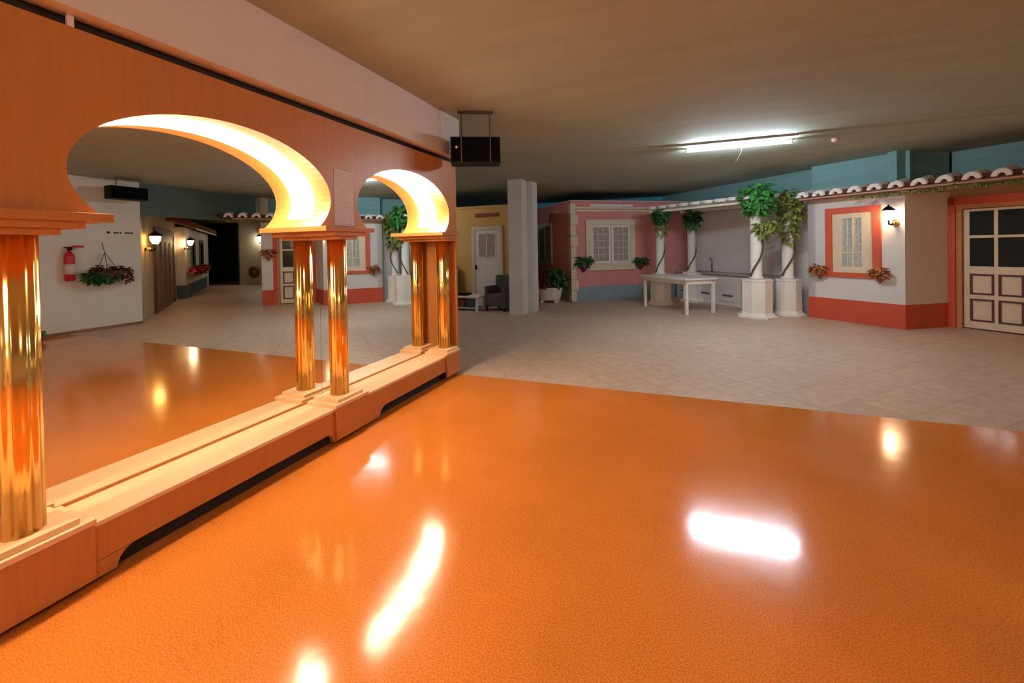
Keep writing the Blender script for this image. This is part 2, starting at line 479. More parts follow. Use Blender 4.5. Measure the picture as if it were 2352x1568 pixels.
for y, lb in zip(YP, clabs):
    make_column(y, lb)

# notice papers on the panel
o = MB().box(0.3005, 0.303, 2.735, 2.955, 1.757, 2.215).build('notice_paper', PAPER)
tag(o, 'tall pale printed notice fixed to the arch panel between two arches', 'notice')

# ================================================================== hanging speakers
def speaker(x0, x1, y0, y1, z0, z1, face_dir, label):
    t = thing('hanging_speaker', ((x0 + x1) / 2, (y0 + y1) / 2, z0), label, 'speaker', 'black speakers hung from the ceiling')
    MB().box(x0, x1, y0, y1, z0, z1).build('cabinet', BLACK, t, bevel=0.01)
    if face_dir == 'y':
        g = MB().box(x0 + 0.02, x1 - 0.02, y0 - 0.012, y0 - 0.0005, z0 + 0.02, z1 - 0.02)
        g.build('grille', BLACKGRILLE, t)
        MB().lathe((x0 + 0.08, y0 - 0.014, z0 + 0.20), [(0.014, 0.0), (0.010, 0.006)], 14).build('badge', CHROME, t)
        for x in (x0 + 0.135, x1 - 0.13):
            MB().box(x - 0.006, x + 0.006, y0 - 0.016, y0 - 0.004, z0, z1).box(x - 0.006, x + 0.006, y0 - 0.016, y1, z1, z1 + 0.008).box(x - 0.006, x + 0.006, y0 + 0.09, y0 + 0.102, z1, ZC - 0.001).build('strap', METAL, t)
        MB().box(x0 + 0.10, x1 - 0.10, y0 + 0.07, y0 + 0.12, ZC - 0.025, ZC - 0.001).build('ceiling_bracket', METAL, t)
    else:
        MB().box(x0 - 0.012, x0 - 0.0005, y0 + 0.02, y1 - 0.02, z0 + 0.02, z1 - 0.02).build('grille', BLACKGRILLE, t)
        for y in (y0 + 0.12, y1 - 0.12):
            MB().box(x0 + 0.05, x0 + 0.062, y - 0.006, y + 0.006, z1, ZC - 0.001).build('strap', METAL, t)
        MB().box(x0 + 0.03, x0 + 0.08, y0 + 0.1, y1 - 0.1, ZC - 0.025, ZC - 0.001).build('ceiling_bracket', METAL, t)
    return t
sk = Vector((0.745, 4.45, 0)); skd = Vector((0.90, 0.436, 0)); skn = Vector((0.436, -0.90, 0))
t = thing('hanging_speaker', (0.745, 4.45, 2.525), 'black speaker hanging from the ceiling at the end of the bulkhead', 'speaker', 'black speakers hung from the ceiling')
kk = lambda: MB(sk, skd, skn)
cab = kk().box(-0.285, 0.285, -0.24, 0.0, 2.525, 2.825).build('cabinet', BLACK, t, bevel=0.01)
kk().box(-0.265, 0.265, 0.0005, 0.012, 2.545, 2.805).build('grille', BLACKGRILLE, cab)
kk().tube([(-0.215, 0.0125, 2.70), (-0.215, 0.018, 2.70)], 0.014, 14).build('badge', WHITE, cab, 'small pale round badge')
for a in (-0.16, 0.17):
    kk().box(a - 0.007, a + 0.007, 0.0125, 0.02, 2.525, 2.825).box(a - 0.007, a + 0.007, -0.24, 0.02, 2.825, 2.833).box(a - 0.007, a + 0.007, -0.115, -0.10, 2.833, ZC - 0.02).build('strap', METAL, t)
kk().box(-0.20, 0.21, -0.14, -0.07, ZC - 0.02, ZC - 0.0005).build('ceiling_bracket', METAL, t)
speaker(7.78, 8.02, 5.18, 5.84, 2.69, 2.96, 'x', 'black speaker hanging above the hanging basket wall, seen in the mirror')

# ================================================================== fluorescent tube and added fill tubes
def tube_light(x0, x1, y, m, label, cord=False):
    zt = ZC - 0.022 if y > 7.42 else ZC
    t = thing('tube_light', ((x0 + x1) / 2, y, zt - 0.02), label, 'ceiling light', 'fluorescent tube lights')
    MB().box(x0 - 0.04, x1 + 0.04, y - 0.025, y + 0.025, zt - 0.022, zt - 0.0005).build('housing', WHITE, t, bevel=0.004)
    MB().tube([(x0, y, zt - 0.045), (x1, y, zt - 0.045)], 0.019, 14).build('tube', m, t, 'glowing white fluorescent tube')
    for x in (x0, x1):
        MB().box(x - 0.012, x + 0.012, y - 0.022, y + 0.022, zt - 0.068, zt - 0.022).build('end_cap', WHITE, t, bevel=0.003)
    if cord:
        xm = (x0 + x1) / 2
        MB().tube([(xm + .06, y, ZC - 0.06), (xm + .055, y - .03, ZC - 0.16), (xm + .01, y - .03, ZC - 0.26), (xm - .05, y - .03, ZC - 0.36)], 0.004, 6).build('pull_cord', METAL, t)
    return t
tube_light(3.02, 4.50, 7.62, TUBE_M, 'lit white fluorescent tube on the ceiling in front of the pergola', True)
tube_light(-4.6, -3.4, 8.4, SIDE_FILL_M, 'unseen fill tube added on the ceiling behind the mirrored wall')  # added out of view to brighten the yellow and pink fronts
tube_light(2.6, 4.1, -1.6, REAR_FILL_M, 'unseen fill tube added on the ceiling over the near part of the dance floor')  # added out of view as fill for the near ceiling and walls
o = MB().lathe((5.12, 7.9, 3.06), [(0.028, 0.0), (0.045, 0.015), (0.05, 0.035), (0.05, 0.0575)], 20).build('smoke_detector', PINK_LT)
tag(o, 'small round pale smoke detector on the ceiling right of the fluorescent tube', 'smoke detector')
# cable run leading to the tube
o = MB().box(-1.2, 2.93, 7.385, 7.415, ZC - 0.022, ZC - 0.0005).build('cable_trunking', CEIL)
tag(o, 'thin cable trunking crossing the ceiling left of the fluorescent tube', 'cable trunking')
o = MB().box(4.545, 8.9, 7.385, 7.415, ZC - 0.022, ZC - 0.0005).build('cable_trunking', CEIL)
tag(o, 'thin cable trunking crossing the ceiling right of the fluorescent tube', 'cable trunking')

# ================================================================== red and white house
hA = Vector((5.39, 10.60, 0)); hd = Vector((0.7106, -0.7036, 0)); hn = Vector((-0.7036, -0.7106, 0)); HL = 1.63
hB = hA + hd * HL
D0 = Vector((7.37, 9.98, 0)); dd = Vector((0.7071, -0.7071, 0)); dn = Vector((-0.7071, -0.7071, 0))
house = thing('house_facade', (hA + hB) / 2, 'white house front with a brick red painted base and a red-framed window', 'house front')
nd = (D0 - hB).normalized(); nn = Vector((nd.y, -nd.x, 0)); NL = (D0 - hB).length
ch = hB + Vector((0.02, 0.2, 0))
def hframe(): return MB(hA, hd, hn)
# front and niche wall as boxes
wallm = hframe().box(0.0, HL, -0.15, 0.0, 0.43, 2.60)
wallm.v += []; wallm.build('front_wall', LILAC_WHITE, house)
MB(hB, nd, nn).box(0.0, NL + 0.02, -0.10, 0.0, 0.43, 2.60).build('side_wall', PLASTER_PINK, house)
hframe().box(0.0, HL, -0.15, 0.006, 0.0, 0.43).build('painted_base', RED, house)
MB(hB, nd, nn).box(0.0, NL + 0.02, -0.10, 0.006, 0.0, 0.43).build('painted_base', RED, house)
MB(hA, -hn, -hd).box(0.0, 0.45, -0.15, 0.0, 0.0, 2.6).build('return_wall', LILAC_WHITE, house)
# teal walls above the house
struct(hframe().box(0.03, HL + .03, -0.25, -0.10, 2.60, ZC).build('wall_right', TEAL))
struct(MB(hB, nd, nn).box(-0.1, NL + 0.1, -0.2, -0.05, 2.60, ZC).build('wall_right', TEAL))
struct(MB(D0, dd, dn).box(0, 1.42, -0.3, -0.12, 2.60, ZC).build('wall_right', TEAL))
# window: coral surround, cream frame, casements, lace
wn = hframe().frame(0.357, 1.29, 0.866, 2.208, 0.125, 0.0, 0.045, wb=0.09, wt=0.115).build('window_surround', CORAL, house, 'flat coral red band around the window', bevel=0.003)
hframe().frame(0.485, 1.155, 0.956, 2.093, 0.165, 0.002, 0.030, wb=0.115, wt=0.10).build('window_frame', CREAM, wn, 'cream inner window frame', bevel=0.003)
g = hframe().box(0.64, 1.0, 0.004, 0.010, 1.06, 2.0).build('window_pane', LACE, wn, 'window pane with grey lace curtain behind')
mu = hframe()
mu.box(0.828, 0.856, 0.010, 0.026, 1.06, 2.0)
for z in (1.34,): mu.box(0.64, 1.0, 0.010, 0.022, z - 0.012, z + 0.012)
mu.box(0.735, 0.745, 0.010, 0.020, 1.06, 2.0); mu.box(0.925, 0.935, 0.010, 0.020, 1.06, 2.0)
mu.build('muntin', CREAM, wn)

# lantern by the window
def lantern(base, d, n, label, glass, scale=1.0, power=None, col=(1, .66, .36)):
    t = thing('lantern', base, label, 'wall lamp', 'wall lanterns')
    f = lambda: MB(base, d, n)
    k = scale
    f().tube([(0.02 * k, -0.0, -0.14 * k), (0.02 * k, 0.015, -0.14 * k)], 0.05 * k, 14).build('wall_plate', BRASS, t)
    f().tube([(0.02 * k, 0.01, -0.14 * k), (0.01 * k, 0.07 * k, -0.17 * k), (-0.01 * k, 0.12 * k, -0.16 * k), (-0.01 * k, 0.13 * k, -0.10 * k)], 0.012 * k, 8).build('arm', BLACK, t)
    f().ball((0.03 * k, 0.05 * k, -0.15 * k), 0.035 * k).build('boss', BRASS, t)
    f().lathe((-0.01 * k, 0.13 * k, -0.07 * k), [(0.035 * k, 0.0), (0.062 * k, 0.055 * k), (0.072 * k, 0.115 * k)], 8, False).build('glass', glass, t, 'glowing lamp glass')
    f().lathe((-0.01 * k, 0.13 * k, 0.045 * k), [(0.088 * k, 0.0), (0.080 * k, 0.018 * k), (0.04 * k, 0.055 * k), (0.012 * k, 0.07 * k), (0.010 * k, 0.095 * k)], 8, False).build('cap', BLACK, t)
    return t
L0 = hA + hd * 1.475 + Vector((0, 0, 2.03))
lantern(L0, hd, hn, 'lit dark lantern on the white house front right of the red-framed window', LAMP_M, 1.15)

# hanging wall pots
def blob_leaves(mb, c, rx, ry, rz, n, L, W, rng, droop=0.3):
    for _ in range(n):
        while True:
            p = Vector((rng.uniform(-1, 1), rng.uniform(-1, 1), rng.uniform(-1, 1)))
            if 0.15 < p.length < 1: break
        q = (c[0] + p.x * rx, c[1] + p.y * ry, c[2] + p.z * rz)
        yaw = math.atan2(p.y, p.x) + rng.uniform(-.8, .8)
        mb.leaf(q, L * rng.uniform(.7, 1.25), W * rng.uniform(.7, 1.2), yaw, rng.uniform(-.5, .9), droop, rng.uniform(-.6, .6))
    return mb
def wall_pot(base, d, n, label, potm, leafm, seed, size=1.0, group='small flower pots on the walls'):
    rng = random.Random(seed)
    t = thing('potted_flowers', base, label, 'flower pot', group)
    MB(base, d, n).lathe((0, 0.085, 0.0), [(0.015 * size, -0.09 * size), (0.04 * size, -0.05 * size), (0.075 * size, 0.03 * size), (0.08 * size, 0.05 * size)], 16).build('pot', potm, t)
    f = MB(base, d, n)
    blob_leaves(f, (0, 0.12, 0.11 * size), 0.145 * size, 0.085, 0.10 * size, 90, 0.085 * size, 0.06 * size, rng)
    f.build('foliage', leafm, t)
    return t
wall_pot(hA + hd * 0.275 + Vector((0, 0, 0.90)), hd, hn, 'dried orange flower pot at the left corner of the red-framed window', TERRA, DRIED, 11)
wall_pot(hA + hd * 1.30 + Vector((0, 0, 0.88)), hd, hn, 'dried orange flower pot at the right corner of the red-framed window', TERRA, DRIED, 12)

# door in the house, in a red and ochre surround
def df(): return MB(D0, dd, dn)
jr = struct(df().box(0.0, 0.09, -0.28, 0.03, 0, 2.29).box(0.0, 1.13, -0.28, 0.03, 2.16, 2.29).box(1.04, 1.13, -0.28, 0.03, 0, 2.29).build('door_1', RED))
MB(D0, dd, dn).box(0.09, 0.165, -0.20, -0.005, 0, 2.16).box(0.965, 1.04, -0.20, -0.005, 0, 2.16).box(0.165, 0.965, -0.20, -0.005, 2.085, 2.16).build('door_jamb', JAMB, jr)
dl = df()
S0, S1, SM0, SM1 = 0.17, 0.96, 0.545, 0.590
dl.box(S0, S0 + 0.075, -0.10, -0.06, 0.02, 2.075); dl.box(S1 - 0.075, S1, -0.10, -0.06, 0.02, 2.075); dl.box(SM0, SM1, -0.10, -0.06, 0.02, 2.075)
for a, b_ in ((S0 + 0.075, SM0), (SM1, S1 - 0.075)):
    dl.box(a, b_, -0.10, -0.06, 0.02, 0.14); dl.box(a, b_, -0.10, -0.06, 0.53, 0.60); dl.box(a, b_, -0.10, -0.06, 0.96, 1.09)
    dl.box(a, b_, -0.10, -0.06, 1.575, 1.62); dl.box(a, b_, -0.10, -0.06, 2.035, 2.075)
    for z0, z1 in ((0.14, 0.53), (0.60, 0.96)):
        dl.box(a, b_, -0.095, -0.080, z0, z1)
dl.build('door_leaf', CREAM, jr, bevel=0.002)
mo = df()
for a, b_ in ((S0 + 0.075, SM0), (SM1, S1 - 0.075)):
    for z0, z1 in ((0.14, 0.53), (0.60, 0.96)):
        mo.frame(a + 0.005, b_ - 0.005, z0 + 0.005, z1 - 0.005, 0.026, -0.079, -0.055)
mo.build('door_moulding', MOULD, jr)
for a, b_ in ((S0 + 0.075, SM0), (SM1, S1 - 0.075)):
    for z0, z1 in ((1.09, 1.575), (1.62, 2.035)):
        df().box(a, b_, -0.088, -0.080, z0, z1).build('glass_pane', DARKGLASS, jr)
# pier right of the door (seen in the mirror)
pier = thing('house_pier', D0 + dd * 1.38, 'white wall pier with a red base beside the red door frame, seen in the mirror', 'wall pier')
df().box(1.132, 1.42, -0.25, 0.03, 0.44, 2.45).build('pier_wall', LILAC_WHITE, pier)
df().box(1.132, 1.42, -0.25, 0.036, 0.0, 0.44).build('painted_base', RED, pier)
wall_pot(D0 + dd * 1.22 + dn * 0.03 + Vector((0, 0, 1.40)), dd, dn, 'orange dried flower pot on the pier right of the glazed door, seen in the mirror', TERRA, DRIED, 17, 1.2)
E0 = D0 + dd * 1.42
struct(MB(E0, -dn, dd).box(0.0, 8.2, -0.2, 0.0, 0, ZC).build('wall_right', BEIGE))

# tiled eave over the house front and the door
eA = hA + hn * 0.30
eave = thing('tiled_eave', eA + hd * 1.8 + Vector((0, 0, 2.39)), 'terracotta tile eave with whitewashed tile ends above the white house front', 'roof eave')
EL = 3.75
MB(eA, hd, hn).box(0.02, EL, -0.035, 0.03, 2.405, 2.432).build('fascia', mat('fascia_pink_wood', (0.50, 0.27, 0.20, 1), 0.7), eave)
MB(eA, hd, hn).prism([(0.0, 2.44), (0.0, 2.455), (-0.29, 2.53), (-0.29, 2.51)], 0.02, EL, axis='s').build('deck', TERRA, eave)
MB(eA, hd, hn).box(0.04, EL, -0.29, -0.04, 2.39, 2.40).box(1.70, EL, -1.05, -0.29, 2.39, 2.40).build('soffit', mat('soffit_board', (0.35, 0.2, 0.13, 1), .8), eave)
ntile = int((EL) / 0.312)
for k in range(ntile + 1):
    s = 0.09 + 0.312 * k
    # convex cover tile, half round, running up the slope
    vs = []; fs = []
    seg = 10
    for (tt, zz, rr) in ((0.05, 2.455, 0.105), (-0.05, 2.48, 0.10), (-0.29, 2.54, 0.09)):
        for j in range(seg + 1):
            a = PI * j / seg
            vs.append((s + rr * math.cos(a), tt, zz + rr * 1.05 * math.sin(a)))
        for j in range(seg + 1):
            a = PI * j / seg
            vs.append((s + (rr - 0.058) * math.cos(a), tt, zz + (rr - 0.058) * 1.05 * math.sin(a)))
    m_ = seg + 1
    def ring(i, inner): return i * 2 * m_ + (m_ if inner else 0)
    for i in range(2):
        for j in range(seg):
            for inn in (0, 1):
                a, c = ring(i, inn) + j, ring(i + 1, inn) + j
                fs.append((a, a + 1, c + 1, c))
    capf = [(ring(0, 0) + j, ring(0, 0) + j + 1, ring(0, 1) + j + 1, ring(0, 1) + j) for j in range(seg)]
    q = MB(eA, hd, hn); q.add(vs, fs, True); q.add(vs, capf)
    q.build('roof_tile', TILEWHITE, eave)
    q = MB(eA, hd, hn)
    # concave channel tile between the covers
    vs = []; fs = []
    for (tt, zz, rr) in ((0.03, 2.52, 0.10), (-0.29, 2.60, 0.08)):
        for j in range(seg + 1):
            a = PI + PI * j / seg
            vs.append((s + 0.156 + rr * math.cos(a), tt, zz + rr * 0.7 * math.sin(a)))
    q.add(vs, [(j, j + 1, m_ + j + 1, m_ + j) for j in range(seg)], True)
    q.box(s - 0.1, s + 0.212, -0.06, -0.03, 2.432, 2.535)
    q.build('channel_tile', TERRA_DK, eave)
df0 = MB(D0, dd, dn)
df0.box(-0.02, 1.42, -0.28, -0.02, 2.291, 2.60).build('lintel_board', mat('brown_lintel_board', (0.42, 0.20, 0.12, 1), .7), house)
# trailing vine along the fascia
rng = random.Random(3)
vt = thing('trailing_vine', eA + hd * 2.6 + Vector((0, 0, 2.36)), 'thin green vine trailing under the tiled eave beside the door', 'vine')
pts = [(0.95 + 0.1 * k, 0.015 + rng.uniform(-.01, .01), 2.385 + rng.uniform(-.02, .015)) for k in range(30)]
MB(eA, hd, hn).tube(pts, 0.006, 5).build('stem', VINE, vt)
f = MB(eA, hd, hn)
for _ in range(420):
    p = rng.choice(pts)
    f.leaf((p[0] + rng.uniform(-.05, .05), p[1] + rng.uniform(-.01, .03), p[2] + rng.uniform(-.03, .02)), rng.uniform(.04, .07), rng.uniform(.025, .04), rng.uniform(0, 6.28), rng.uniform(-.3, 1.2), .3)
tag(f.build('foliage', OLIVE, vt), kind='stuff')

# ================================================================== pergola
PN = Vector((4.40, 10.35, 0)); PF = Vector((5.06, 10.78, 0)); PL = Vector((2.42, 11.94, 0)); PR = Vector((3.20, 12.75, 0))
pd = (PL - PN).normalized(); pn_ = Vector((pd.y, -pd.x, 0))
if pn_.dot(Vector((2.9, 0, 0)) - PN) < 0: pn_ = -pn_
perg = thing('pergola', (PN + PR) / 2, 'white pergola of four round columns on pedestals under a white tiled roof', 'pergola')
def pedestal(p, r, h, cr):
    MB(p).lathe((0, 0, 0), [(r * 1.30, 0.0), (r * 1.30, 0.035), (r * 1.12, 0.05), (r, 0.11), (r, h - 0.05), (r * 1.04, h - 0.045), (r * 1.04, h)], 8, False, a0=PI / 8, a1=2 * PI + PI / 8).build('pedestal', WHITE, perg, bevel=0.004)
    MB(p).lathe((0, 0, h), [(cr * 1.25, 0.0), (cr * 1.25, 0.04), (cr, 0.06), (cr, 2.42 - h)], 20).build('column', WHITE, perg)
pedestal(PN, 0.305, 0.80, 0.110)
pedestal(PF, 0.255, 0.78, 0.110)
pedestal(PL, 0.27, 0.78, 0.105)
pedestal(PR, 0.25, 0.80, 0.105)
pe = PN + pn_ * 0.12
PLn = (PL - PN).length
bm_ = MB(pe, pd, pn_)
bm_.box(-0.15, PLn + 0.25, -0.10, 0.0, 2.40, 2.47)
bm_.box(-0.1, PLn + 0.2, -1.25, -1.15, 2.42, 2.50)
bm_.box(-0.15, -0.05, -1.25, 0.0, 2.42, 2.50)
bm_.build('beam', WHITE, perg, bevel=0.004)
# sloping roof of long flat tiles
MB(pe, pd, pn_).prism([(0.10, 2.47), (0.10, 2.485), (-1.35, 2.60), (-1.35, 2.58)], -0.10, PLn + 0.25, axis='s').build('roof_deck', WHITE, perg)
nt_ = 9
for k in range(nt_):
    s0 = -0.1 + (PLn + 0.35) * k / nt_; s1 = s0 + (PLn + 0.35) / nt_
    mid = (s0 + s1) / 2; rr = (s1 - s0) * 0.42
    vs = []; seg = 8
    for tt, zz in ((0.14, 2.482), (-1.35, 2.60)):
        for j in range(seg + 1):
            a = PI * j / seg
            vs.append((mid + rr * math.cos(a), tt, zz + rr * 0.55 * math.sin(a)))
    fs = [(j, j + 1, seg + 2 + j, seg + 1 + j) for j in range(seg)] + [tuple(range(seg + 1))]
    MB(pe, pd, pn_).add(vs, fs, True).build('roof_tile', WHITE, perg)

# vines on the columns
def vine(p, z0, z1, rx, rz, n, label, seed, leafm, low=None, cr=0.12, stem0=0.85, toward=True):
    rng = random.Random(seed)
    t = thing('climbing_vine', (p.x, p.y, stem0), label, 'climbing plant', 'climbing vines on the pergola columns')
    pts = []
    for k in range(30):
        u = k / 29
        a = -2.6 + u * 6.0
        rr = cr + 0.018 + 0.02 * math.sin(9 * u)
        pts.append((rr * math.cos(a), rr * math.sin(a), stem0 + u * (z1 - stem0 - 0.1)))
    MB(p).tube(pts, 0.016, 6).build('stem', VINE, t)
    f = MB(p)
    zc = (z0 + z1) / 2
    blob_leaves(f, (0.02, -0.14, zc + rz * 0.25), rx, rx * 0.75, rz, n, 0.14, 0.11, rng)
    tag(f.build('foliage', leafm, t), kind='stuff')
    if low:
        f = MB(p)
        blob_leaves(f, (low[0], low[1] - .12, low[2]), rx * .75, rx * .5, low[3], int(n * .45), 0.12, 0.07, rng, .5)
        tag(f.build('hanging_foliage', OLIVE, t, 'paler olive green leaves hanging below'), kind='stuff')
    return t
vine(PN, 2.05, 2.68, 0.30, 0.36, 330, 'large bright green leafy vine on the nearest pergola column', 21, GREEN, low=(0.18, 0.0, 1.90, 0.20))
vine(PF, 2.0, 2.5, 0.22, 0.36, 260, 'olive green leafy vine on the column beside the white house front', 22, OLIVE, low=(0.02, 0, 1.78, 0.28))
vine(PL, 2.1, 2.42, 0.17, 0.24, 170, 'dark leafy vine on the leftmost pergola column behind the white table', 23, DARKGREEN, cr=.105, low=(0.05, 0, 1.95, 0.18))
vine(PR, 2.0, 2.36, 0.19, 0.27, 170, 'dark leafy vine on the back left pergola column beside the recess wall', 24, DARKGREEN, cr=.105)

# counter with sink along the recess wall
cnt = thing('sink_counter', tA + td * 2.0 + tn * 0.3, 'long white counter with a grey stone top behind the pergola', 'counter')
def cf(): return MB(tA, td, tn)
cf().box(0.45, 3.5, 0.002, 0.56, 0.0, 0.74).build('body', LILAC_WHITE, cnt)
cf().box(0.43, 3.52, 0.002, 0.62, 0.76, 0.80).build('stone_top', COUNTER, cnt, bevel=0.004)
for k in range(4):
    s0 = 0.50 + 0.755 * k
    fp = cf().box(s0, s0 + 0.72, 0.56, 0.575, 0.10, 0.70).build('front_panel', LILAC_WHITE, cnt, bevel=0.004)
    cf().box(s0 + 0.2, s0 + 0.52, 0.575, 0.60, 0.24, 0.275).build('pull_handle', STEELBLUE, fp, 'dark slot handle')
tap = thing('kitchen_tap', tA + td * 2.5 + tn * 0.22 + Vector((0, 0, 0.80)), 'small dark curved tap standing on the counter', 'tap')
cf().lathe((2.5, 0.22, 0.80), [(0.03, 0.0), (0.03, 0.03), (0.018, 0.05), (0.016, 0.20)], 12).build('tap_body', METAL, tap)
cf().tube([(2.5, 0.22, 1.0), (2.5, 0.22, 1.12), (2.48, 0.27, 1.18), (2.46, 0.33, 1.16), (2.455, 0.35, 1.10)], 0.011, 8).build('spout', METAL, tap)
cf().tube([(2.5, 0.22, 0.92), (2.56, 0.20, 0.96)], 0.009, 6).build('lever', METAL, tap)

# ================================================================== pink house
pA = Vector((0.08, 11.8, 0)); pdir = Vector((0.8192, 0.5735, 0)); pnn = Vector((0.5735, -0.8192, 0))
ph = thing('pink_house_facade', pA + pdir * 1.6, 'salmon pink house front with white quoins, cornice and a grey-blue base', 'house front')
def pf(): return MB(pA, pdir, pnn)
PLEN = 3.9
pf().box(0.0, PLEN, -0.15, 0.0, 0.42, 2.80).build('front_wall', PINK, ph)
pf().box(0.0, PLEN, -0.15, 0.008, 0.0, 0.42).build('painted_base', GREYBLUE, ph)
pf().box(-0.03, PLEN, -0.18, 0.05, 2.80, 2.84).build('parapet_cap', PINK_LT, ph)
pf().box(0.12, PLEN, 0.0, 0.035, 2.60, 2.66).box(0.12, PLEN, 0.0, 0.05, 2.52, 2.58).build('cornice', CREAM, ph, bevel=0.004)
pf().box(0.55, 1.9, 0.035, 0.05, 2.665, 2.73).build('name_board', WHITE, ph, 'long blank white board on the cornice')
for k in range(9):
    wq = 0.20 if k % 2 else 0.14
    pf().box(-0.02, wq, -0.16, 0.022, 0.02 + k * 0.305, 0.02 + k * 0.305 + 0.29).build('quoin', CREAM, ph, bevel=0.006)
sd = Vector((-0.6, 0.8, 0)); sn = Vector((-0.8, -0.6, 0))
def sf(): return MB(pA, sd, sn)
SLEN = 3.7
sf().box(0.0, SLEN, -0.15, 0.0, 0.42, 2.80).build('side_wall', PINK, ph)
sf().box(0.0, SLEN, -0.15, 0.008, 0.0, 0.42).build('painted_base', GREYBLUE, ph)
sf().box(0.0, SLEN, -0.18, 0.05, 2.80, 2.84).build('parapet_cap', PINK_LT, ph)
sf().frame(1.45, 2.75, 1.00, 2.30, 0.10, 0.0, 0.04).box(2.05, 2.15, 0, .03, 1.1, 2.2).build('window_frame', CREAM, ph, 'cream frame of the side window')
sf().box(1.55, 2.65, 0.002, 0.012, 1.10, 2.20).build('window_pane', LACE_P, ph, 'side window pane with pale curtain')
# front window
pf().frame(0.43, 1.95, 0.865, 2.30, 0.15, 0.0, 0.05, wb=0.19).build('window_frame', CREAM, ph, 'wide cream surround of the front window', bevel=0.004)
for a, b_ in ((0.585, 1.19), (1.21, 1.80)):
    c = pf().frame(a, b_, 1.058, 2.145, 0.065, 0.004, 0.035)
    c = c.build('casement', WHITE, ph, 'white window casement with thin glazing bars', bevel=0.002)
    pn2 = pf().box(a + 0.065, b_ - 0.065, 0.006, 0.012, 1.12, 2.08).build('window_pane', LACE_P, c, 'pane with a patterned curtain behind')
    mm = pf()
    for k in range(1, 3):
        mm.box(a + 0.065 + (b_ - a - .13) * k / 3 - 0.006, a + 0.065 + (b_ - a - .13) * k / 3 + 0.006, 0.012, 0.024, 1.12, 2.08)
    for k in range(1, 5):
        mm.box(a + 0.065, b_ - 0.065, 0.012, 0.022, 1.12 + 0.96 * k / 5 - 0.006, 1.12 + 0.96 * k / 5 + 0.006)
    mm.build('muntin', WHITE, c)
wall_pot(pA + pdir * 0.33 + Vector((0, 0, 0.97)), pdir, pnn, 'green plant in a dark red wall pot left of the pink house window', MAROON, DARKGREEN, 31, 1.5)
wall_pot(pA + pdir * 2.09 + Vector((0, 0, 0.97)), pdir, pnn, 'green plant in a dark red wall pot right of the pink house window', MAROON, DARKGREEN, 32, 1.3)

# planter by the pink house corner
plc = Vector((-0.50, 11.60, 0))
pl = thing('planter', plc, 'low white curved planter with dark red and green plants beside the pillar', 'planter')
MB(plc).lathe((0, 0, 0.06), [(0.24, 0.0), (0.30, 0.05), (0.36, 0.32), (0.38, 0.36), (0.33, 0.36), (0.31, 0.30)], 24, sy=0.6).build('tub', WHITE, pl)
for a in (-0.2, 0.2):
    MB(plc).box(a - 0.04, a + 0.04, -0.14, 0.14, 0.0, 0.07).build('tub_foot', WHITE, pl)
rng = random.Random(9)
f = MB(plc); blob_leaves(f, (-0.10, -0.12, 0.68), 0.20, 0.16, 0.26, 190, 0.14, 0.11, rng); tag(f.build('red_foliage', MAROON, pl, 'dark red leaves'), kind='stuff')
f = MB(plc); blob_leaves(f, (0.18, -0.02, 0.70), 0.30, 0.20, 0.30, 230, 0.15, 0.11, rng); tag(f.build('green_foliage', DARKGREEN, pl, 'dark green leaves'), kind='stuff')

# square pillars
struct(MB().box(-0.80, -0.46, 9.28, 9.62, 0, ZC - 0.022).build('wall_pillar', LILAC_WHITE))
struct(MB().box(-0.70, -0.35, 9.75, 10.10, 0, ZC - 0.022).build('wall_pillar', LILAC_WHITE))

# ================================================================== yellow house
yh = thing('yellow_house_facade', (-2.8, 10.6, 0), 'ochre yellow house front with a cream glazed door, left of the white pillar', 'house front')
MB().box(-5.6, -1.2, 10.5, 10.65, 0.0, 2.66).build('front_wall', OCHRE, yh)
MB().box(-5.6, -1.2, 10.47, 10.66, 2.62, 2.68).build('wall_cap', OCHRE, yh)
MB().box(-1.35, -1.2, 10.65, 12.6, 0, 2.66).build('side_wall', OCHRE, yh)
MB().box(-2.23, -1.55, 10.475, 10.499, 2.38, 2.48).build('sign_board', SIGNRED, yh, 'narrow rust red board above the door')
dr = struct(MB().frame(-2.34, -1.44, 0.0, 2.13, 0.10, 10.44, 10.50, wb=0.001).build('door_2', CREAM))
q = MB().box(-2.24, -1.54, 10.46, 10.495, 0.01, 2.03); q.build('door_leaf', WHITE, dr)
MB().frame(-2.16, -1.62, 1.28, 1.96, 0.035, 10.448, 10.462).box(-1.905, -1.875, 10.448, 10.462, 1.28, 1.96).build('window_bar', WHITE, dr)
MB().box(-2.12, -1.905, 10.452, 10.459, 1.32, 1.92).build('glass_pane', LACE_P, dr)
MB().box(-1.875, -1.66, 10.452, 10.459, 1.32, 1.92).build('glass_pane', LACE_P, dr)
MB().box(-2.225, -2.20, 10.41, 10.46, 0.98, 1.10).build('door_handle', BLACK, dr)
